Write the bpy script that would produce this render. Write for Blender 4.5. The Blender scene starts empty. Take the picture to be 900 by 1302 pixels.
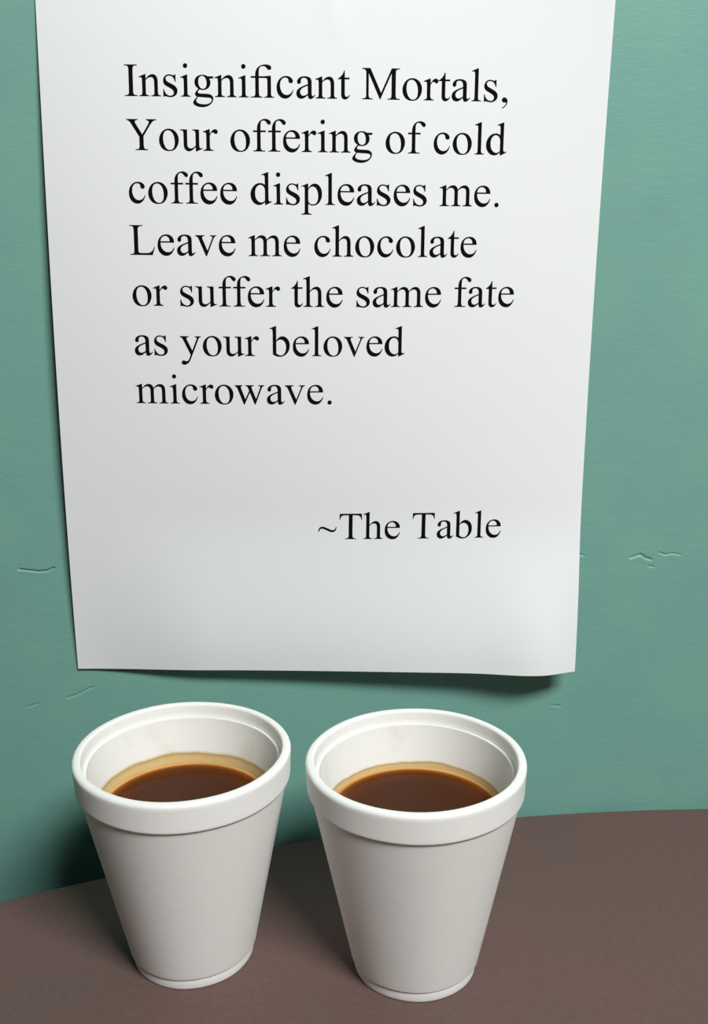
import bpy, bmesh, math, random
from math import comb, sin, cos, pi, exp
from mathutils import Matrix, Vector, noise

MM = 0.001
TABLE_Z = 745.0                       # table top height above the floor, mm
sc = bpy.context.scene
COL = sc.collection

def W(x, y, z):                       # millimetres measured from the table top -> metres
    return Vector((x * MM, y * MM, (z + TABLE_Z) * MM))

# ------------------------------------------------------------------ camera
CAM = (1.4777, -448.347, 276.3013)
YAW, PITCH, ROLL, FOCAL = -0.0464, 0.2825, -0.0111, 1400.15
fw = Vector((0, cos(PITCH), -sin(PITCH))); up = Vector((0, sin(PITCH), cos(PITCH))); rt = Vector((1, 0, 0))
rt, up = cos(ROLL) * rt + sin(ROLL) * up, cos(ROLL) * up - sin(ROLL) * rt
rot = Matrix.Rotation(YAW, 3, 'Z')
fw, up, rt = rot @ fw, rot @ up, rot @ rt
cam_data = bpy.data.cameras.new('camera')
cam = bpy.data.objects.new('camera', cam_data); COL.objects.link(cam)
cam_data.sensor_fit = 'VERTICAL'; cam_data.sensor_height = 36.0
cam_data.lens = FOCAL / 1302.0 * 36.0
cam_data.clip_start = 0.01
m3 = Matrix((rt, up, -fw)).transposed()
cam.matrix_world = Matrix.Translation(W(*CAM)) @ m3.to_4x4()
sc.camera = cam

# ------------------------------------------------------------------ light
world = bpy.data.worlds.new('world'); sc.world = world; world.use_nodes = True
bg = world.node_tree.nodes['Background']
bg.inputs['Color'].default_value = (0.95, 0.98, 1.0, 1); bg.inputs['Strength'].default_value = 0.006

def area(name, direction, dist, size_x, size_y, power, target=(20, -20, 120), color=(1, 1, 1)):
    d = Vector(direction).normalized()
    l = bpy.data.lights.new(name, 'AREA'); l.shape = 'RECTANGLE'; l.size = size_x; l.size_y = size_y
    l.energy = power; l.color = color
    o = bpy.data.objects.new(name, l); COL.objects.link(o)
    t = W(*target); o.location = t + d * dist
    o.rotation_euler = d.to_track_quat('Z', 'Y').to_euler()
    return o
area('ceiling_light', (0.34, -0.71, 0.80), 1.6, 0.54, 0.30, 29.5, color=(0.985, 1.0, 0.985))

vs = sc.view_settings
vs.view_transform = 'Standard'; vs.look = 'None'; vs.gamma = 1.0; vs.use_curve_mapping = False
vs.exposure = 0.0
sc.cycles.max_bounces = 8

# ------------------------------------------------------------------ helpers
def obj(name, mesh, mat=None, parent=None, smooth=True):
    o = bpy.data.objects.new(name, mesh); COL.objects.link(o)
    if mat is not None:
        for m in (mat if isinstance(mat, (list, tuple)) else [mat]): mesh.materials.append(m)
    if smooth:
        for p in mesh.polygons: p.use_smooth = True
        mesh.set_sharp_from_angle(angle=math.radians(38))
    if parent is not None: o.parent = parent
    return o

def empty(name, loc):
    o = bpy.data.objects.new(name, None); COL.objects.link(o); o.location = loc; o.empty_display_size = 0.02
    return o

def tag(o, label=None, cat=None, group=None, kind=None):
    if label: o['label'] = label
    if cat: o['category'] = cat
    if group: o['group'] = group
    if kind: o['kind'] = kind
    return o

def mesh_from(verts, faces, name):
    me = bpy.data.meshes.new(name); me.from_pydata([tuple(v) for v in verts], [], faces); me.update()
    return me

def lathe(profile, name, seg=128, closed_bottom=False, closed_top=False, jitter=None):
    """profile: list of (radius mm, z mm), surface of revolution about z."""
    V, F = [], []
    n = len(profile)
    for k in range(seg):
        a = 2 * pi * k / seg
        for i, (r, z) in enumerate(profile):
            if jitter: r += jitter(r, z, a)
            V.append((r * cos(a) * MM, r * sin(a) * MM, z * MM))
    for k in range(seg):
        k2 = (k + 1) % seg
        for i in range(n - 1):
            F.append((k * n + i, k2 * n + i, k2 * n + i + 1, k * n + i + 1))
    if closed_bottom:
        F.append(tuple(k * n for k in range(seg))[::-1])
    if closed_top:
        F.append(tuple(k * n + n - 1 for k in range(seg)))
    return mesh_from(V, F, name)

def mat(name, color, rough=0.5, spec=0.5):
    m = bpy.data.materials.new(name); m.use_nodes = True
    b = m.node_tree.nodes['Principled BSDF']
    b.inputs['Base Color'].default_value = (*color, 1); b.inputs['Roughness'].default_value = rough
    b.inputs['Specular IOR Level'].default_value = spec
    return m, m.node_tree, b

def nd(nt, t, **kw):
    n = nt.nodes.new(t)
    for k, v in kw.items():
        if k in n.inputs.keys(): n.inputs[k].default_value = v
        else: setattr(n, k, v)
    return n

def ramp(nt, stops, interp='LINEAR'):
    r = nt.nodes.new('ShaderNodeValToRGB'); r.color_ramp.interpolation = interp
    e = r.color_ramp.elements
    while len(e) < len(stops): e.new(0.5)
    for el, (p, c) in zip(e, stops):
        el.position = p; el.color = (*c, 1) if len(c) == 3 else c
    return r

# ------------------------------------------------------------------ materials
# teal wall paint: roller texture (short horizontal strokes), faint tone mottling of the paint itself
M_wall, nt, b = mat('teal_wall_paint', (0.2, 0.4, 0.34), 0.5, 0.35)
tc = nd(nt, 'ShaderNodeTexCoord')
mp = nd(nt, 'ShaderNodeMapping'); mp.inputs['Scale'].default_value = (1, 1, 2.6)
nt.links.new(tc.outputs['Object'], mp.inputs['Vector'])
n1 = nd(nt, 'ShaderNodeTexNoise', Scale=26.0, Detail=3.0, Roughness=0.6)
n2 = nd(nt, 'ShaderNodeTexNoise', Scale=150.0, Detail=3.0, Roughness=0.55)
n3 = nd(nt, 'ShaderNodeTexNoise', Scale=600.0, Detail=2.0, Roughness=0.5)
nt.links.new(tc.outputs['Object'], n1.inputs['Vector'])
for q in (n2, n3): nt.links.new(mp.outputs['Vector'], q.inputs['Vector'])
cr = ramp(nt, [(0.3, (0.172, 0.372, 0.338)), (0.5, (0.182, 0.392, 0.335)), (0.7, (0.19, 0.41, 0.33))])
nt.links.new(n1.outputs['Fac'], cr.inputs['Fac']); nt.links.new(cr.outputs['Color'], b.inputs['Base Color'])
ad = nd(nt, 'ShaderNodeMath', operation='MULTIPLY_ADD'); ad.inputs[1].default_value = 0.3
nt.links.new(n3.outputs['Fac'], ad.inputs[0]); nt.links.new(n2.outputs['Fac'], ad.inputs[2])
bp = nd(nt, 'ShaderNodeBump', Strength=0.2, Distance=0.0006)
nt.links.new(ad.outputs[0], bp.inputs['Height']); nt.links.new(bp.outputs['Normal'], b.inputs['Normal'])

# paper and ink
M_paper, nt, b = mat('printer_paper', (0.845, 0.87, 0.868), 0.75, 0.2)
tc = nd(nt, 'ShaderNodeTexCoord'); n1 = nd(nt, 'ShaderNodeTexNoise', Scale=45.0, Detail=4.0)
nt.links.new(tc.outputs['Object'], n1.inputs['Vector'])
bp = nd(nt, 'ShaderNodeBump', Strength=0.12, Distance=0.001)
nt.links.new(n1.outputs['Fac'], bp.inputs['Height']); nt.links.new(bp.outputs['Normal'], b.inputs['Normal'])
M_ink, _, _ = mat('black_toner', (0.004, 0.004, 0.0045), 0.8, 0.05)

# brown table laminate
M_table, nt, b = mat('brown_laminate', (0.11, 0.075, 0.066), 0.5, 0.12)
tc = nd(nt, 'ShaderNodeTexCoord')
n1 = nd(nt, 'ShaderNodeTexNoise', Scale=420.0, Detail=3.0, Roughness=0.7)
n2 = nd(nt, 'ShaderNodeTexNoise', Scale=14.0, Detail=2.0)
for q in (n1, n2): nt.links.new(tc.outputs['Object'], q.inputs['Vector'])
cr = ramp(nt, [(0.3, (0.126, 0.081, 0.073)), (0.7, (0.153, 0.094, 0.085))])
cr2 = ramp(nt, [(0.3, (0.95, 1.0, 0.98)), (0.7, (1.06, 1.0, 1.02))])
nt.links.new(n1.outputs['Fac'], cr.inputs['Fac']); nt.links.new(n2.outputs['Fac'], cr2.inputs['Fac'])
mx = nd(nt, 'ShaderNodeMix', data_type='RGBA', blend_type='MULTIPLY'); mx.inputs[0].default_value = 1.0
nt.links.new(cr.outputs['Color'], mx.inputs[6]); nt.links.new(cr2.outputs['Color'], mx.inputs[7])
nt.links.new(mx.outputs[2], b.inputs['Base Color'])
bp = nd(nt, 'ShaderNodeBump', Strength=0.15, Distance=0.0003)
nt.links.new(n1.outputs['Fac'], bp.inputs['Height']); nt.links.new(bp.outputs['Normal'], b.inputs['Normal'])
M_edge, _, _ = mat('dark_edge_band', (0.03, 0.022, 0.02), 0.5, 0.4)
M_steel, _, bs = mat('black_table_base', (0.03, 0.03, 0.03), 0.4, 0.5)
M_floor, nt, b = mat('vinyl_floor', (0.35, 0.34, 0.32), 0.45, 0.4)
tc = nd(nt, 'ShaderNodeTexCoord'); n1 = nd(nt, 'ShaderNodeTexNoise', Scale=60.0, Detail=5.0)
cr = ramp(nt, [(0.3, (0.26, 0.25, 0.24)), (0.7, (0.38, 0.37, 0.35))])
nt.links.new(tc.outputs['Object'], n1.inputs['Vector']); nt.links.new(n1.outputs['Fac'], cr.inputs['Fac']); nt.links.new(cr.outputs['Color'], b.inputs['Base Color'])

# expanded polystyrene
def foam_bump(nt, b, strength):
    b.inputs['Subsurface Weight'].default_value = 0.3; b.inputs['Subsurface Radius'].default_value = (1, .95, .85); b.inputs['Subsurface Scale'].default_value = 0.004
    tc = nd(nt, 'ShaderNodeTexCoord')
    v = nd(nt, 'ShaderNodeTexVoronoi', Scale=420.0)
    n = nd(nt, 'ShaderNodeTexNoise', Scale=90.0, Detail=3.0)
    nt.links.new(tc.outputs['Object'], v.inputs['Vector']); nt.links.new(tc.outputs['Object'], n.inputs['Vector'])
    a = nd(nt, 'ShaderNodeMath', operation='MULTIPLY_ADD'); a.inputs[1].default_value = 0.35
    nt.links.new(v.outputs['Distance'], a.inputs[0]); nt.links.new(n.outputs['Fac'], a.inputs[2])
    bp = nd(nt, 'ShaderNodeBump', Strength=strength, Distance=0.0005)
    nt.links.new(a.outputs[0], bp.inputs['Height']); nt.links.new(bp.outputs['Normal'], b.inputs['Normal'])
    return tc
FOAM = (0.88, 0.87, 0.84)
M_foam, nt, b = mat('white_foam', FOAM, 0.55, 0.3); foam_bump(nt, b, 0.13)

def inner_foam(name, level, stain_top, seed):
    """white foam with the coffee tide mark left above the present level (heights in mm above the cup's base)"""
    m, nt, b = mat(name, FOAM, 0.5, 0.3)
    tc = foam_bump(nt, b, 0.13)
    sep = nd(nt, 'ShaderNodeSeparateXYZ'); nt.links.new(tc.outputs['Object'], sep.inputs[0])
    mp = nd(nt, 'ShaderNodeMapping'); mp.inputs['Location'].default_value = (seed, seed * .3, 0); mp.inputs['Scale'].default_value = (1, 1, .5)
    nt.links.new(tc.outputs['Object'], mp.inputs['Vector'])
    n = nd(nt, 'ShaderNodeTexNoise', Scale=55.0, Detail=4.0, Roughness=0.6); nt.links.new(mp.outputs['Vector'], n.inputs['Vector'])
    # t = ((z + wobble) - level) / (stain_top - level)
    w = nd(nt, 'ShaderNodeMath', operation='MULTIPLY_ADD'); w.inputs[1].default_value = 0.0024; w.inputs[2].default_value = -0.0012
    nt.links.new(n.outputs['Fac'], w.inputs[0])
    a = nd(nt, 'ShaderNodeMath', operation='ADD'); nt.links.new(sep.outputs['Z'], a.inputs[0]); nt.links.new(w.outputs[0], a.inputs[1])
    mr = nd(nt, 'ShaderNodeMapRange'); mr.inputs['From Min'].default_value = level * MM
    mr.inputs['From Max'].default_value = (level + (stain_top - level) * 2) * MM
    nt.links.new(a.outputs[0], mr.inputs['Value'])
    cr = ramp(nt, [(0.0, (0.62, 0.36, 0.10)), (0.10, (0.70, 0.50, 0.22)), (0.30, (0.68, 0.50, 0.25)), (0.42, (0.60, 0.42, 0.19)), (0.47, (0.50, 0.33, 0.14)),
                   (0.52, (0.74, 0.64, 0.44)), (0.62, FOAM)])
    nt.links.new(mr.outputs[0], cr.inputs['Fac'])
    # a few faint drips and smudges higher up
    n2 = nd(nt, 'ShaderNodeTexNoise', Scale=70.0, Detail=2.0); nt.links.new(mp.outputs['Vector'], n2.inputs['Vector'])
    c2 = ramp(nt, [(0.62, (1, 1, 1)), (0.80, (0.90, 0.86, 0.76))]); nt.links.new(n2.outputs['Fac'], c2.inputs['Fac'])
    mx = nd(nt, 'ShaderNodeMix', data_type='RGBA', blend_type='MULTIPLY'); mx.inputs[0].default_value = 1.0
    nt.links.new(cr.outputs['Color'], mx.inputs[6]); nt.links.new(c2.outputs['Color'], mx.inputs[7])
    nt.links.new(mx.outputs[2], b.inputs['Base Color'])
    return m

def coffee_material(radius):
    m, nt, b = mat('black_coffee', (0.05, 0.012, 0.003), 0.06, 0.12)
    b.inputs['IOR'].default_value = 1.33
    tc = nd(nt, 'ShaderNodeTexCoord')
    ln = nd(nt, 'ShaderNodeVectorMath', operation='LENGTH')
    sp = nd(nt, 'ShaderNodeVectorMath', operation='MULTIPLY'); sp.inputs[1].default_value = (1, 1, 0)
    nt.links.new(tc.outputs['Object'], sp.inputs[0]); nt.links.new(sp.outputs[0], ln.inputs[0])
    mr = nd(nt, 'ShaderNodeMapRange'); mr.inputs['From Min'].default_value = 0.0; mr.inputs['From Max'].default_value = radius * MM
    nt.links.new(ln.outputs['Value'], mr.inputs['Value'])
    # thin film of liquid against the white foam shows amber, the depth shows near black
    cr = ramp(nt, [(0.0, (0.052, 0.015, 0.004)), (0.70, (0.060, 0.015, 0.003)), (0.90, (0.095, 0.024, 0.004)), (0.962, (0.20, 0.055, 0.010)), (0.988, (0.50, 0.24, 0.06)), (1.0, (0.66, 0.42, 0.15))])
    nt.links.new(mr.outputs[0], cr.inputs['Fac']); nt.links.new(cr.outputs['Color'], b.inputs['Base Color'])
    return m

# ------------------------------------------------------------------ setting: wall and floor
CRACKS = [  # polylines in wall coordinates x, z (mm) with width and depth (mm)
    ([(-120.2, 124.2), (-116, 123.6), (-112, 123.0), (-108.5, 123.2), (-105.6, 124.4)], 0.9, 0.75),
    ([(142.6, 122.2), (145.0, 123.0), (147.0, 123.6), (149.2, 122.0), (151.5, 121.2)], 1.1, 0.6),
    ([(155.0, 124.2), (158.0, 123.2), (161.0, 123.8), (164.5, 123.0)], 0.8, 0.4),
    ([(151.2, 118.2), (152.8, 117.8)], 1.0, 0.35),
    ([(118.5, 124.2), (122.0, 124.0)], 0.9, 0.35),
    ([(-105.0, 64.0), (-101.0, 65.2), (-97.0, 67.2), (-93.5, 68.8)], 0.9, 0.4),
    ([(-122.5, 60.2), (-117.5, 61.8)], 1.0, 0.3),
    ([(111.0, 52.8), (114.5, 52.4)], 0.9, 0.3),
]
def seg_dist(px, pz, a, b):
    ax, az = a; bx, bz = b
    dx, dz = bx - ax, bz - az
    t = max(0, min(1, ((px - ax) * dx + (pz - az) * dz) / (dx * dx + dz * dz)))
    return math.hypot(px - ax - t * dx, pz - az - t * dz)
def wall_offset(x, z):
    o = 0.0
    for pts, w, d in CRACKS:
        if x < min(q[0] for q in pts) - 5 or x > max(q[0] for q in pts) + 5 or abs(z - pts[0][1]) > 12: continue
        r = min(seg_dist(x, z, pts[i], pts[i + 1]) for i in range(len(pts) - 1))
        o += d * exp(-(r / (.42 * w)) ** 2)                                        # groove into the wall
        zc = z + 1.1 * w
        r2 = min(seg_dist(x, zc, pts[i], pts[i + 1]) for i in range(len(pts) - 1))
        o -= 0.06 * d * exp(-(r2 / (1.0 * w)) ** 2)                        # chipped paint edge standing proud beneath
    return o
def axis(lo, hi, fine):
    c = [lo]
    x = lo
    while x < hi - 1e-6:
        step = 60.0
        for a, b, s in fine:
            if a - 1e-6 <= x < b - 1e-6: step = min(step, s, b - x)
            elif x < a: step = min(step, a - x)
        x = min(hi, x + step); c.append(x)
    return c
xs = axis(-1500, 1500, [(-160, 200, 6), (-125, -88, .5), (109, 168, .5)])
zs = axis(-TABLE_Z, 1655, [(-130, 380, 6), (50, 71, .3), (116, 126, .25)])
V = [W(x, wall_offset(x, z), z) for z in zs for x in xs]
nx = len(xs)
F = [(j * nx + i, j * nx + i + 1, (j + 1) * nx + i + 1, (j + 1) * nx + i) for j in range(len(zs) - 1) for i in range(nx - 1)]
base = len(V)
for (x, z) in ((-1500, -TABLE_Z), (1500, -TABLE_Z), (1500, 1655), (-1500, 1655)): V.append(W(x, 100, z))
F.append((base + 3, base + 2, base + 1, base))
tag(obj('wall_back', mesh_from(V, F, 'wall_back'), M_wall), 'teal painted wall with small cracks behind the notice', kind='structure')

fl = mesh_from([(-1.5, -2.2, 0), (1.5, -2.2, 0), (1.5, 0.0, 0), (-1.5, 0.0, 0), (-1.5, -2.2, -.05), (1.5, -2.2, -.05), (1.5, 0.0, -.05), (-1.5, 0.0, -.05)],
               [(0, 1, 2, 3), (7, 6, 5, 4), (0, 4, 5, 1), (1, 5, 6, 2), (2, 6, 7, 3), (3, 7, 4, 0)], 'floor')
tag(obj('floor', fl, M_floor, smooth=False), 'plain floor under the table', kind='structure')

# ------------------------------------------------------------------ round table
TR, TCX, TCY = 782.0, 150.3, -783.0
table = empty('round_table', (TCX * MM, TCY * MM, 0))
tag(table, 'round table with a brown laminate top pushed against the teal wall', 'table')
top = lathe([(TR - 6, -28), (TR - 2.2, -28), (TR - 2.2, -1.2), (TR - 2.6, -.35), (TR - 3.4, 0), (TR * .5, 0)], 'tabletop', 360, closed_bottom=True, closed_top=True)
o = obj('tabletop', top, M_table, table, smooth=False); o.location = (0, 0, TABLE_Z * MM)
eb = lathe([(TR - 2.2, -26), (TR - 1.2, -26.5), (TR - .5, -25), (TR - .4, -3), (TR - .9, -1.6), (TR - 2.2, -1.2)], 'edge_band', 360)
o = obj('edge_band', eb, M_edge, table); o.location = (0, 0, TABLE_Z * MM); o['label'] = 'dark edge band'
pd = lathe([(120, 716.9), (120, 712), (42, 706), (38, 690), (38, 60), (60, 40), (300, 22), (330, 10), (330, 0)], 'pedestal', 96, closed_bottom=True, closed_top=True)
bm = bmesh.new(); bm.from_mesh(pd); bmesh.ops.recalc_face_normals(bm, faces=bm.faces); bm.to_mesh(pd); bm.free()
obj('pedestal', pd, M_steel, table)['label'] = 'black pedestal'

# ------------------------------------------------------------------ foam cups
H, RT, RB, CH = 84.97, 39.02, 22.51, 11.3
def r_out(z): return RB + .05 + (RT - 1.65 - RB) * z / (H - CH)            # outer wall below the collar
def r_in(z): return (RB - 2.6) + (RT - 1.25 - 2.6 - (RB - 2.6)) * z / H
FOOT = 4.7
def arc(cx, cz, r, a0, a1, n):
    return [(cx + r * cos(math.radians(a0 + (a1 - a0) * i / n)), cz + r * sin(math.radians(a0 + (a1 - a0) * i / n))) for i in range(n + 1)]
base_prof = [(RB - 4, 1.2), (RB - 3.2, 0.3), (RB - 2.6, 0)] + arc(RB - .8, .8, .8, -90, 0, 5) + \
            [(RB + .3, FOOT - .7), (RB + .2, FOOT - .35), (RB - .2, FOOT - .1), (RB - .5, FOOT)]
wall_prof = [(RB - .5, FOOT), (r_out(FOOT) - .25, FOOT + .1), (r_out(FOOT), FOOT + .3), (r_out(FOOT), FOOT + .35)] + \
            [(r_out(FOOT + q), FOOT + q) for q in (.4, .5)] + [(r_out(FOOT + .6 + (H - CH - FOOT - .6) * i / 12), FOOT + .6 + (H - CH - FOOT - .6) * i / 12) for i in range(13)]
ro = RT - 1.6 + .15
LIP = 3.3
rim_prof = [(ro - .1, H - CH)] + arc(RT - 1.45, H - CH + 1.0, .95, -80, 0, 6) + [(RT - .5, H - CH + 1.3), (RT - .3, H - 5), (RT - .15, H - 2.4)] + \
           arc(RT - 1.5, H - 1.5, 1.42, 5, 90, 8) + arc(RT - LIP + .9, H - .9, .9, 90, 178, 6) + \
           [(RT - LIP - .15, H - 3.0), (RT - LIP - .35, H - 4.9)] + arc(RT - LIP - .72, H - 5.45, .36, 20, 100, 4)
def in_profile():
    zt = H - 5.1
    pts = [(r_in(H - 5.1) - .1, zt)]
    for i in range(1, 40): 
        z = zt - (zt - 4.0) * i / 40; pts.append((r_in(z), z))
    pts += [(r_in(3.6) - 1.0, 3.2), (r_in(3) - 2.5, 3.0), (2, 3.0)]
    return pts
def build_cup(loc, rz, label, level, stain, seed, group):
    c = empty('foam_cup', loc); c.rotation_euler = (0, 0, rz)
    tag(c, label, 'cup', group)
    jit = lambda r, z, a: .10 * sin(3 * a + seed) + .06 * sin(7 * a + 2 * seed)
    w = lathe(wall_prof, 'cup_wall', jitter=jit); obj('cup_wall', w, M_foam, c)
    i = lathe([(rim_prof[-1][0], rim_prof[-1][1])] + in_profile(), 'inner_wall', closed_top=True, jitter=jit)
    obj('inner_wall', i, inner_foam('foam_with_coffee_stain', level, stain, seed), c)['label'] = 'white inside with a tan coffee tide mark'
    r = lathe(rim_prof, 'rim', jitter=jit); obj('rim', r, M_foam, c)
    f = lathe(base_prof, 'foot', closed_bottom=True, jitter=jit); obj('foot', f, M_foam, c)
    return c
def build_coffee(loc, rz, level, seed, label, group):
    R = r_in(level) - .02
    prof = [(.5, 3.05)] + [(r_in(3.2 + (level - 3.2) * i / 10) - (1.2 if i == 0 else .06), 3.2 + (level - 3.2) * i / 10) for i in range(11)]
    prof += [(R + .02, level + .55), (R - .35, level + .28), (R - .9, level + .1), (R - 1.8, level + .02)]
    prof += [(R * q, level) for q in (.93, .9, .86, .8, .7, .5, .3, .1, .02)]
    jit = lambda r, z, a: (.10 * sin(3 * a + seed) + .06 * sin(7 * a + 2 * seed)) * (r / R) ** 8
    me = lathe(prof, 'coffee', closed_bottom=True, closed_top=True, jitter=jit)
    o = obj('coffee', me, coffee_material(R), None); o.location = loc; o.rotation_euler = (0, 0, rz)
    return tag(o, label, 'coffee', group)
CUPS = [((-44.68, -88.97), 0.3, 61.5, 66.0, 1.7, 'white foam coffee cup on the left, with the broader tan stain band inside',
         'dark coffee in the left foam cup, below a broad tan stain band'),
        ((38.48, -100.86), 2.1, 62.7, 65.6, 4.1, 'white foam coffee cup on the right, nearer the viewer, with a thin stain line inside',
         'dark coffee in the right foam cup, nearer the viewer')]
for (x, y), rz, lv, st, sd, lab, clab in CUPS:
    build_cup(W(x, y, 0.0), rz, lab, lv, st, sd, 'foam cups on the table')
    build_coffee(W(x, y, 0.0), rz, lv, sd, clab, 'coffee in the foam cups')

# ------------------------------------------------------------------ the notice
PX0, PZT, PROLL = -92.86, 357.47, -0.021
CTRL = [[0.397, 3.6, 7.0, 8.2, 6.0, 1.346], [2.555, 10.9, 16.915, 16.437, 10.171, 0.538],
        [2.987, 11.902, 16.534, 15.605, 10.262, 2.501], [3.008, 8.252, 10.693, 10.453, 9.388, 9.460],
        [2.631, 0.241, -0.224, 1.482, 4.733, 9.618]]
def sstep(t):
    t = max(0, min(1, t)); return t * t * (3 - 2 * t)
def sheet_offset(u, v):                                            # how far the sheet stands off the wall
    t, w = u / 215.9, v / 279.4
    o = 0
    for i in range(5):
        bi = comb(4, i) * t ** i * (1 - t) ** (4 - i)
        for j in range(6):
            o += CTRL[i][j] * bi * comb(5, j) * w ** j * (1 - w) ** (5 - j)
    o += 2.6 * exp(-((u - 196) / 17) ** 2) * sstep((v - 215) / 60)  # the lower right corner curls back
    o += 0.35 * exp(-((u - 108 - .12 * v) / 3.5) ** 2) * exp(-((v - 14) / 10) ** 2)
    o += 5.0 * sstep(u / 60) * sstep((v - 205) / 70) - 3.0 * sstep((u - 200) / 20) * sstep((v - 230) / 50)
    return max(o, .5)
def sheet(u, v, lift=0.0):
    c, s = cos(PROLL), sin(PROLL)
    return W(PX0 + u * c + v * s, -sheet_offset(u, v) - lift, PZT + u * s - v * c)
NU, NV = 72, 92
V = []; F = []
for lift in (0.0, -0.1):
    for j in range(NV + 1):
        for i in range(NU + 1): V.append(sheet(215.9 * i / NU, (278.0 + 1.2 * (1 - sstep(i / 22))) * j / NV, lift))
n = (NU + 1) * (NV + 1)
idx = lambda i, j: j * (NU + 1) + i
for j in range(NV):
    for i in range(NU):
        q = (idx(i, j), idx(i, j + 1), idx(i + 1, j + 1), idx(i + 1, j))
        F.append(q); F.append(tuple(n + k for k in q[::-1]))
ring = [idx(i, 0) for i in range(NU)] + [idx(NU, j) for j in range(NV)] + [idx(i, NV) for i in range(NU, 0, -1)] + [idx(0, j) for j in range(NV, 0, -1)]
for a, b_ in zip(ring, ring[1:] + ring[:1]): F.append((a, b_, n + b_, n + a))
notice = empty('paper_notice', sheet(107.95, 278.0))
tag(notice, 'white paper notice with black printed message hanging on the teal wall', 'notice')
inv = Matrix.Translation(-notice.location)
def local(me): me.transform(inv); return me
obj('sheet', local(mesh_from(V, F, 'sheet')), M_paper, notice)

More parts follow.
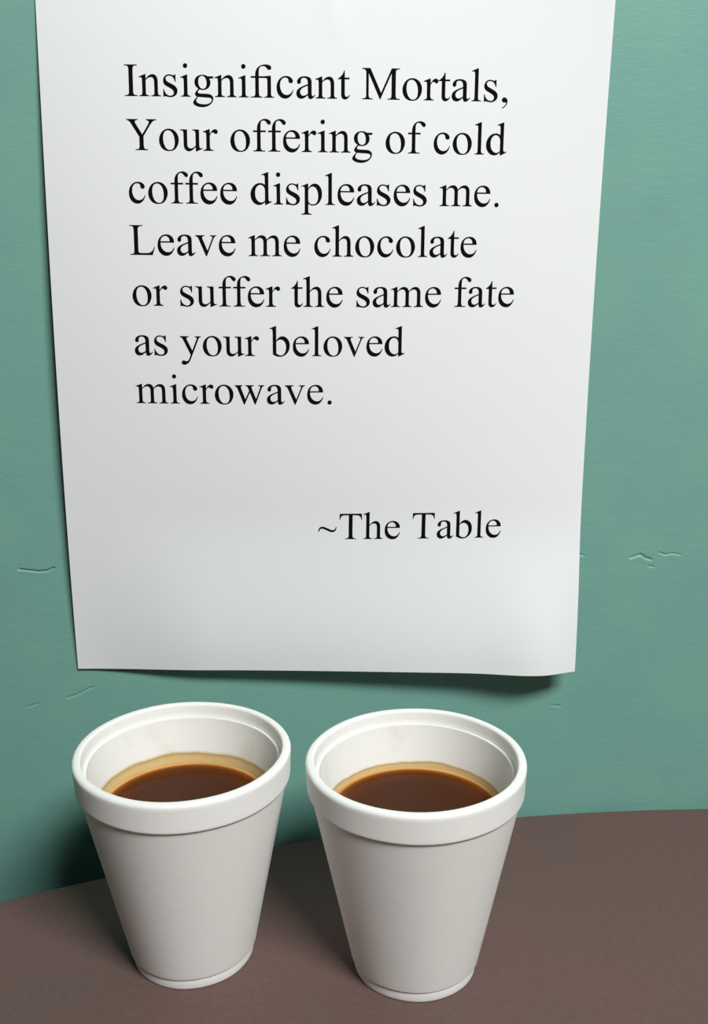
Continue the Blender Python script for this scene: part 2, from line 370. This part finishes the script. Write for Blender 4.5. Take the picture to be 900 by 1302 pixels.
# --- serif letterforms, 2048 units to the em, quadratic outlines
ADV = dict(a=909, b=1024, c=909, d=1024, e=909, f=682, g=1024, h=1024, i=569, l=569, m=1593, n=1024, o=1024, p=1024, r=682, s=797, t=569,
           u=1024, v=1024, w=1479, y=1024, I=682, L=1251, M=1821, T=1251, Y=1479)
ADV.update({',': 512, '.': 512, ' ': 512, '~': 1108, 'fi': 1139})
G = {
'n': "M330 748 Q491 942 637 942 Q712 942 766 904 Q820 867 852 781 Q874 721 874 597 V207 Q874 120 888 89 Q899 64 923 50 Q948 36 1014 36 V0 H562 V36 H581 Q645 36 670 55 Q696 75 706 113 Q710 128 710 207 V581 Q710 706 677 762 Q645 819 568 819 Q449 819 331 689 V207 Q331 114 342 92 Q356 63 380 49 Q405 36 480 36 V0 H28 V36 H48 Q118 36 142 71 Q167 107 167 207 V546 Q167 711 159 747 Q152 783 136 796 Q121 809 95 809 Q67 809 28 794 L13 830 L288 942 H331 Z",
'm': "M336 749 Q435 848 453 863 Q498 901 550 922 Q601 942 652 942 Q738 942 800 892 Q862 842 883 747 Q986 867 1057 904 Q1128 942 1203 942 Q1276 942 1332 904 Q1389 867 1422 782 Q1444 724 1444 600 V207 Q1444 121 1457 89 Q1467 67 1494 51 Q1521 36 1582 36 V0 H1131 V36 H1150 Q1209 36 1242 59 Q1265 75 1275 110 Q1279 127 1279 207 V600 Q1279 712 1252 758 Q1213 822 1127 822 Q1074 822 1020 795 Q967 769 891 697 V207 Q891 113 901 90 Q912 67 941 51 Q970 36 1040 36 V0 H578 V36 Q654 36 682 54 Q711 72 722 108 Q727 125 727 207 V600 Q727 712 694 761 Q650 825 571 825 Q517 825 464 796 Q381 752 336 697 V207 Q336 117 348 90 Q361 63 385 49 Q410 36 485 36 V0 H33 V36 Q96 36 121 49 Q146 63 159 92 Q172 122 172 207 V556 Q172 707 163 751 Q156 784 141 796 Q126 809 100 809 Q72 809 33 794 L18 830 L293 942 H336 Z",
'o': "M512 942 Q725 942 854 780 Q963 642 963 464 Q963 339 903 211 Q843 83 737 18 Q632 -30 503 -30 Q292 -30 168 121 Q63 262 63 438 Q63 566 126 693 Q190 820 294 881 Q398 942 512 942 Z M481 876 Q427 876 372 843 Q318 811 284 730 Q251 649 251 522 Q251 317 332 168 Q414 19 547 19 Q646 19 711 101 Q776 183 776 383 Q776 633 668 777 Q595 876 481 876 Z",
'e': "M218 571 Q217 367 317 251 Q417 135 552 135 Q642 135 708 184 Q775 234 820 354 L851 334 Q830 197 729 84 Q628 -28 476 -28 Q311 -28 193 100 Q76 229 76 446 Q76 681 196 812 Q317 942 499 942 Q653 942 752 842 Q851 741 851 571 Z M218 629 H642 Q637 717 621 753 Q596 809 546 841 Q497 873 443 873 Q360 873 294 808 Q229 744 218 629 Z",
'c': "M842 348 Q808 169 701 70 Q594 -28 467 -28 Q311 -28 195 99 Q80 227 80 445 Q80 661 207 801 Q335 942 512 942 Q647 942 734 870 Q821 799 821 722 Q821 684 796 660 Q772 637 728 637 Q669 637 639 675 Q622 696 616 755 Q611 814 576 845 Q541 875 479 875 Q379 875 318 801 Q237 703 237 542 Q237 378 317 252 Q398 127 535 127 Q633 127 711 194 Q766 240 818 361 Z",
'a': "M583 130 Q440 20 403 3 Q348 -22 285 -22 Q188 -22 125 44 Q63 110 63 217 Q63 284 94 333 Q135 400 239 459 Q344 518 583 605 V641 Q583 776 539 826 Q495 877 411 877 Q347 877 309 843 Q271 809 271 766 L273 709 Q273 662 248 637 Q224 611 184 611 Q146 611 121 638 Q97 664 97 710 Q97 797 188 869 Q279 942 443 942 Q569 942 650 900 Q711 868 740 802 Q758 759 758 625 V308 Q758 175 763 145 Q768 115 780 104 Q792 94 807 94 Q823 94 835 101 Q856 114 916 173 V116 Q804 -32 702 -32 Q653 -32 624 1 Q595 35 583 130 Z M583 196 V545 Q430 485 386 461 Q306 417 271 370 Q237 323 237 267 Q237 197 280 150 Q323 104 379 104 Q455 104 583 196 Z",
'd': "M710 100 Q640 30 573 0 Q506 -28 430 -28 Q276 -28 161 102 Q46 231 46 434 Q46 637 174 789 Q301 942 502 942 Q627 942 707 863 V1036 Q707 1197 699 1234 Q692 1271 676 1284 Q660 1298 636 1298 Q610 1298 567 1282 L554 1318 L826 1422 H872 V384 Q872 225 879 190 Q887 155 903 141 Q919 128 942 128 Q970 128 1016 146 L1027 109 L754 -28 H710 Z M710 166 V632 Q704 699 674 754 Q645 809 596 837 Q547 866 501 866 Q414 866 347 788 Q258 686 258 490 Q258 292 344 187 Q430 81 537 81 Q627 81 710 166 Z",
'b': "M314 750 Q448 942 603 942 Q745 942 850 821 Q956 700 956 490 Q956 245 793 95 Q653 -32 481 -32 Q400 -32 317 -5 Q233 25 146 82 V1036 Q146 1193 138 1229 Q131 1265 115 1278 Q99 1291 75 1291 Q47 1291 5 1275 L-9 1310 L268 1422 H314 Z M314 686 V135 Q365 85 419 59 Q474 34 531 34 Q622 34 700 134 Q779 234 779 425 Q779 601 700 695 Q622 790 522 790 Q469 790 416 763 Q376 743 314 686 Z",
'f': "M420 841 V239 Q420 113 448 77 Q485 36 547 36 H630 V0 H85 V36 H126 Q166 36 199 56 Q232 76 244 110 Q257 144 257 239 V841 H79 V913 H257 V973 Q257 1110 301 1205 Q345 1300 435 1358 Q526 1417 639 1417 Q744 1417 832 1349 Q890 1304 890 1248 Q890 1218 864 1191 Q838 1165 808 1165 Q785 1165 759 1181 Q734 1198 697 1253 Q660 1309 629 1328 Q598 1347 560 1347 Q514 1347 482 1322 Q450 1298 435 1246 Q420 1195 420 981 V913 H656 V841 Z",
'fi': "M420 841 V239 Q420 113 448 77 Q485 36 547 36 H590 V0 H45 V36 H126 Q166 36 199 56 Q232 76 244 110 Q257 144 257 239 V841 H60 V913 H257 V973 Q257 1110 311 1205 Q365 1300 475 1358 Q586 1417 729 1417 Q844 1417 922 1379 Q986 1344 986 1278 Q986 1238 960 1211 Q934 1185 894 1185 Q865 1185 839 1201 Q814 1218 767 1273 Q730 1319 699 1333 Q668 1347 620 1347 Q554 1347 512 1322 Q470 1298 445 1246 Q420 1195 420 981 V913 H640 L957 942 H967 V207 Q967 121 979 93 Q992 64 1016 50 Q1041 36 1106 36 V0 H662 V36 Q729 36 752 49 Q775 62 788 92 Q802 122 802 207 V660 Q802 790 790 815 Q774 841 710 841 Z",
'g': "M309 353 Q225 394 180 467 Q135 541 135 630 Q135 766 237 854 Q340 942 500 942 Q631 942 727 878 H921 Q964 878 971 875 Q978 873 981 867 Q987 858 987 835 Q987 809 982 799 Q979 794 971 791 Q964 788 921 788 H802 Q858 716 858 604 Q858 476 760 385 Q662 294 497 294 Q429 294 358 314 Q314 276 298 247 Q283 219 283 199 Q283 182 299 166 Q316 150 364 143 Q392 139 504 136 Q710 131 771 122 Q864 109 919 53 Q975 -3 975 -85 Q975 -198 869 -297 Q713 -443 462 -443 Q269 -443 136 -356 Q61 -306 61 -252 Q61 -228 72 -204 Q89 -167 142 -101 Q149 -92 244 7 Q192 38 170 62 Q149 87 149 118 Q149 153 177 200 Q206 247 309 353 Z M483 895 Q409 895 359 836 Q309 777 309 655 Q309 497 377 410 Q429 344 509 344 Q585 344 634 401 Q683 458 683 580 Q683 739 614 829 Q563 895 483 895 Z M299 0 Q252 -51 228 -95 Q204 -139 204 -176 Q204 -224 262 -260 Q362 -322 551 -322 Q731 -322 816 -258 Q902 -195 902 -123 Q902 -71 851 -49 Q799 -27 645 -23 Q420 -17 299 0 Z",
'h': "M329 1422 V747 Q441 870 506 906 Q572 942 637 942 Q715 942 771 899 Q827 856 854 764 Q873 700 873 530 V207 Q873 120 887 88 Q897 64 921 50 Q945 36 1009 36 V0 H558 V36 H579 Q643 36 668 55 Q693 75 703 113 Q706 129 706 207 V530 Q706 679 690 726 Q675 773 641 796 Q607 820 559 820 Q510 820 456 794 Q402 768 329 689 V207 Q329 114 339 91 Q350 68 378 52 Q407 36 477 36 V0 H22 V36 Q83 36 118 55 Q138 65 150 93 Q162 121 162 207 V1034 Q162 1191 154 1227 Q147 1263 131 1276 Q116 1289 90 1289 Q69 1289 22 1273 L8 1308 L283 1422 Z",
'l': "M384 1422 V207 Q384 121 396 93 Q409 65 435 50 Q461 36 532 36 V0 H83 V36 Q146 36 169 49 Q192 62 205 92 Q218 122 218 207 V1039 Q218 1194 211 1229 Q204 1265 188 1278 Q173 1291 149 1291 Q123 1291 83 1275 L66 1310 L339 1422 Z",
'i': "M387 942 V207 Q387 121 399 92 Q412 64 436 50 Q461 36 526 36 V0 H82 V36 Q149 36 172 49 Q195 62 208 92 Q222 122 222 207 V560 Q222 709 213 753 Q206 785 191 797 Q176 810 150 810 Q122 810 82 795 L68 831 L343 942 Z @297 1320 101",
'p': "M-2 828 L279 942 H317 V729 Q388 850 459 896 Q531 942 610 942 Q748 942 840 832 Q953 700 953 488 Q953 251 817 96 Q705 -31 535 -31 Q461 -31 407 -10 Q367 5 317 50 V-228 Q317 -322 328 -347 Q340 -372 368 -387 Q397 -402 472 -402 V-439 H-7 V-402 H18 Q73 -401 112 -381 Q131 -370 141 -345 Q152 -321 152 -221 V652 Q152 741 144 765 Q136 789 118 801 Q101 813 71 813 Q47 813 10 799 Z M317 671 V300 Q317 189 326 154 Q340 96 394 52 Q449 20 532 20 Q632 20 694 96 Q775 198 775 383 Q775 593 683 726 Q619 814 531 814 Q483 814 436 790 Q400 772 317 671 Z",
'r': "M332 942 V737 Q446 942 566 942 Q621 942 656 908 Q692 875 692 831 Q692 792 666 765 Q640 738 604 738 Q569 738 525 772 Q482 807 461 807 Q443 807 422 787 Q377 746 329 652 V215 Q329 139 348 100 Q361 73 394 55 Q427 37 489 37 V0 H22 V37 Q92 37 126 59 Q151 75 161 110 Q166 127 166 207 V560 Q166 719 159 749 Q153 780 136 794 Q119 808 93 808 Q62 808 23 793 L13 830 L289 942 Z",
's': "M656 942 V632 H622 Q583 782 522 836 Q462 890 369 890 Q298 890 254 852 Q210 815 210 770 Q210 713 242 673 Q274 631 372 584 L522 511 Q731 409 731 242 Q731 113 633 42 Q536 -29 415 -29 Q328 -29 217 2 Q183 12 161 12 Q137 12 124 -15 H90 V310 H124 Q152 171 230 100 Q308 30 406 30 Q474 30 517 70 Q561 111 561 167 Q561 235 513 281 Q465 328 322 399 Q179 470 134 527 Q90 584 90 670 Q90 782 166 862 Q243 942 365 942 Q419 942 495 919 Q545 904 562 904 Q578 904 587 911 Q596 918 608 942 Z",
't': "M330 1217 V913 H546 V842 H330 V243 Q330 153 355 122 Q381 91 421 91 Q454 91 485 111 Q516 132 533 172 H572 Q537 74 473 24 Q409 -25 341 -25 Q295 -25 251 0 Q207 26 186 73 Q165 121 165 220 V842 H19 V875 Q74 897 131 949 Q189 1002 234 1074 Q257 1112 298 1217 Z",
'u': "M867 918 V362 Q867 203 874 167 Q882 132 898 118 Q915 104 937 104 Q968 104 1007 121 L1021 86 L747 -27 H702 V167 Q584 39 522 6 Q460 -27 391 -27 Q314 -27 257 17 Q201 62 179 132 Q157 202 157 330 V740 Q157 805 143 830 Q129 855 101 868 Q74 882 2 881 V918 H324 V304 Q324 176 368 136 Q413 96 476 96 Q519 96 573 123 Q628 150 703 226 V746 Q703 824 674 851 Q646 879 556 881 V918 Z",
'v': "M19 918 H446 V881 H418 Q379 881 358 862 Q338 843 338 811 Q338 776 359 728 L570 227 L782 747 Q805 802 805 831 Q805 845 797 854 Q786 869 769 874 Q752 880 700 881 V918 H996 V881 Q945 877 925 860 Q890 830 862 760 L540 -27 H500 L176 740 Q154 793 134 816 Q114 839 83 855 Q66 864 19 881 Z",
'w': "M13 918 H384 V881 Q333 877 317 863 Q301 849 301 822 Q301 792 318 747 L506 241 L695 653 L645 782 Q622 840 585 862 Q564 875 507 881 V918 H929 V881 Q861 878 833 856 Q814 841 814 807 Q814 788 822 768 L1022 251 L1208 747 Q1228 800 1228 831 Q1228 849 1209 864 Q1190 879 1138 881 V918 H1417 V881 Q1338 869 1300 772 L998 -27 H958 L733 558 L470 -27 H434 L146 727 Q118 798 90 822 Q63 847 13 881 Z",
'y': "M12 918 H438 V881 H417 Q372 881 349 861 Q327 842 327 813 Q327 774 360 705 L583 243 L788 749 Q805 790 805 830 Q805 848 798 857 Q790 868 773 874 Q756 881 713 881 V918 H1011 V881 Q974 877 954 865 Q934 853 910 819 Q901 805 876 742 L503 -172 Q449 -305 361 -373 Q274 -442 193 -442 Q134 -442 96 -408 Q58 -374 58 -330 Q58 -288 85 -262 Q113 -237 161 -237 Q194 -237 251 -259 Q291 -274 301 -274 Q331 -274 366 -243 Q402 -212 438 -123 L503 36 L174 727 Q159 758 126 804 Q101 839 85 851 Q62 867 12 881 Z",
'I': "M632 36 V0 H52 V36 H100 Q184 36 222 85 Q246 117 246 239 V1102 Q246 1205 233 1238 Q223 1263 192 1281 Q148 1305 100 1305 H52 V1341 H632 V1305 H583 Q500 1305 462 1256 Q437 1224 437 1102 V239 Q437 136 450 103 Q460 78 492 60 Q535 36 583 36 Z",
'L': "M1172 382 L1205 375 L1091 0 H41 V36 H92 Q178 36 215 92 Q236 124 236 240 V1102 Q236 1229 208 1261 Q169 1305 92 1305 H41 V1341 H655 V1305 Q547 1306 503 1285 Q460 1264 444 1232 Q428 1200 428 1079 V240 Q428 157 444 126 Q456 105 481 95 Q506 85 637 85 H736 Q892 85 954 108 Q1017 131 1068 189 Q1120 248 1172 382 Z",
'M': "M854 0 L338 1123 V231 Q338 108 364 78 Q401 36 480 36 H528 V0 H34 V36 H81 Q166 36 202 87 Q224 119 224 231 V1103 Q224 1192 204 1231 Q190 1259 153 1282 Q116 1305 34 1305 V1341 H413 L906 287 L1383 1341 H1765 V1305 H1718 Q1632 1305 1596 1254 Q1574 1223 1574 1110 V238 Q1574 113 1602 81 Q1639 36 1718 36 H1765 V0 H1192 V36 H1240 Q1326 36 1361 87 Q1383 118 1383 231 V1123 L873 0 Z",
'T': "M1184 1341 L1200 1026 H1162 Q1151 1109 1132 1145 Q1101 1203 1049 1230 Q998 1258 914 1258 H723 V239 Q723 116 750 85 Q788 36 867 36 H914 V0 H339 V36 H387 Q473 36 509 88 Q531 120 531 239 V1258 H368 Q273 1258 233 1244 Q181 1225 144 1171 Q107 1117 100 1026 H62 L79 1341 Z",
'Y': "M961 1341 H1441 V1305 H1415 Q1388 1305 1340 1284 Q1290 1261 1249 1218 Q1208 1175 1146 1080 L842 607 V249 Q842 115 870 82 Q909 36 987 36 H1028 V0 H461 V36 H508 Q590 36 626 86 Q648 116 648 249 V583 L307 1118 Q247 1212 224 1236 Q202 1260 130 1295 Q110 1305 73 1305 V1341 H605 V1305 H578 Q536 1305 500 1285 Q464 1265 464 1226 Q464 1194 518 1108 L786 684 L1038 1082 Q1095 1170 1095 1214 Q1095 1241 1081 1262 Q1068 1283 1042 1294 Q1017 1305 961 1305 Z",
'.': "@256 72 103",
',': "M155 -290 V-250 Q260 -205 306 -136 Q340 -85 340 -42 Q340 -30 332 -22 Q322 -18 300 -22 Q280 -28 256 -28 Q205 -28 172 4 Q140 38 140 84 Q140 128 174 160 Q208 192 258 192 Q320 192 364 144 Q408 96 408 16 Q408 -88 340 -170 Q272 -254 155 -290 Z",
'~': "M92 395 H140 Q160 480 196 520 Q232 560 285 560 Q340 560 410 526 L640 420 Q740 376 812 376 Q905 376 962 440 Q1014 500 1030 640 H982 Q966 560 930 520 Q890 478 836 478 Q780 478 700 516 L480 618 Q380 664 306 664 Q214 664 158 598 Q106 536 92 395 Z",
}
def parse(path):
    loops, cur, pos = [], [], (0, 0)
    for tok in path.replace('@', ' @').split():
        pass
    toks = path.split(); i = 0
    while i < len(toks):
        t = toks[i]; c = t[0]
        if c == '@':
            cx, cy, r = float(t[1:]), float(toks[i + 1]), float(toks[i + 2]); i += 3
            loops.append([(cx + r * cos(2 * pi * k / 28), cy + r * sin(2 * pi * k / 28)) for k in range(28)]); continue
        if c == 'M': cur = [(float(t[1:]), float(toks[i + 1]))]; pos = cur[0]; i += 2
        elif c == 'L': pos = (float(t[1:]), float(toks[i + 1])); cur.append(pos); i += 2
        elif c == 'H': pos = (float(t[1:]), pos[1]); cur.append(pos); i += 1
        elif c == 'V': pos = (pos[0], float(t[1:])); cur.append(pos); i += 1
        elif c == 'Q':
            q = (float(t[1:]), float(toks[i + 1])); e = (float(toks[i + 2]), float(toks[i + 3])); i += 4
            for k in range(1, 6):
                s = k / 5; cur.append(((1 - s) ** 2 * pos[0] + 2 * s * (1 - s) * q[0] + s * s * e[0], (1 - s) ** 2 * pos[1] + 2 * s * (1 - s) * q[1] + s * s * e[1]))
            pos = e
        elif c == 'Z':
            if abs(cur[0][0] - cur[-1][0]) + abs(cur[0][1] - cur[-1][1]) < 1: cur.pop()
            loops.append(cur); i += 1
    return loops
_cache = {}
def glyph_mesh(ch):
    """filled outline -> (verts in em units, faces)"""
    if ch in _cache: return _cache[ch]
    cu = bpy.data.curves.new('glyph', 'CURVE'); cu.dimensions = '2D'; cu.fill_mode = 'FRONT'
    for lp in parse(G[ch]):
        sp = cu.splines.new('POLY'); sp.points.add(len(lp) - 1); sp.use_cyclic_u = True
        for p, (x, y) in zip(sp.points, lp): p.co = (x / 2048, y / 2048, 0, 1)
    o = bpy.data.objects.new('glyph', cu); COL.objects.link(o)
    dg = bpy.context.evaluated_depsgraph_get(); dg.update()
    me = bpy.data.meshes.new_from_object(o.evaluated_get(dg))
    bm = bmesh.new(); bm.from_mesh(me)
    bmesh.ops.triangulate(bm, faces=bm.faces)
    long_edges = [e for e in bm.edges if e.calc_length() > .22]
    if long_edges: bmesh.ops.subdivide_edges(bm, edges=long_edges, cuts=2)
    bmesh.ops.triangulate(bm, faces=bm.faces)
    bm.verts.ensure_lookup_table()
    r = ([(v.co.x, v.co.y) for v in bm.verts], [tuple(v.index for v in f.verts) for f in bm.faces])
    bm.free(); bpy.data.meshes.remove(me); bpy.data.objects.remove(o); bpy.data.curves.remove(cu)
    _cache[ch] = r
    return r
EM = 16.933
def text_line(s, u, v):
    V, F = [], []
    i = 0
    while i < len(s):
        ch = 'fi' if s[i:i + 2] == 'fi' else s[i]
        i += len(ch)
        if ch != ' ':
            vv, ff = glyph_mesh(ch); b0 = len(V)
            for x, y in vv: V.append(sheet(u + x * EM, v - y * EM, .09))
            for f in ff: F.append(tuple(b0 + k for k in f))
        u += ADV[ch] / 2048 * EM
    me = mesh_from(V, F, 'text_line')
    bm = bmesh.new(); bm.from_mesh(me)
    for f in bm.faces:
        f.normal_update()
        if f.normal.y > 0: f.normal_flip()
    bm.to_mesh(me); bm.free()
    o = obj('text_line', local(me), M_ink, notice, smooth=False)
    o['label'] = 'black serif lettering'
LINES = ["Insignificant Mortals,", "Your offering of cold", "coffee displeases me.", "Leave me chocolate",
         "or suffer the same fate", "as your beloved", "microwave."]
U0, V0, LEAD = 31.36, 44.94, 19.2516
for k, s in enumerate(LINES): text_line(s, U0, V0 + LEAD * k)
text_line("~The Table", 103.4, V0 + LEAD * 9 - .2)
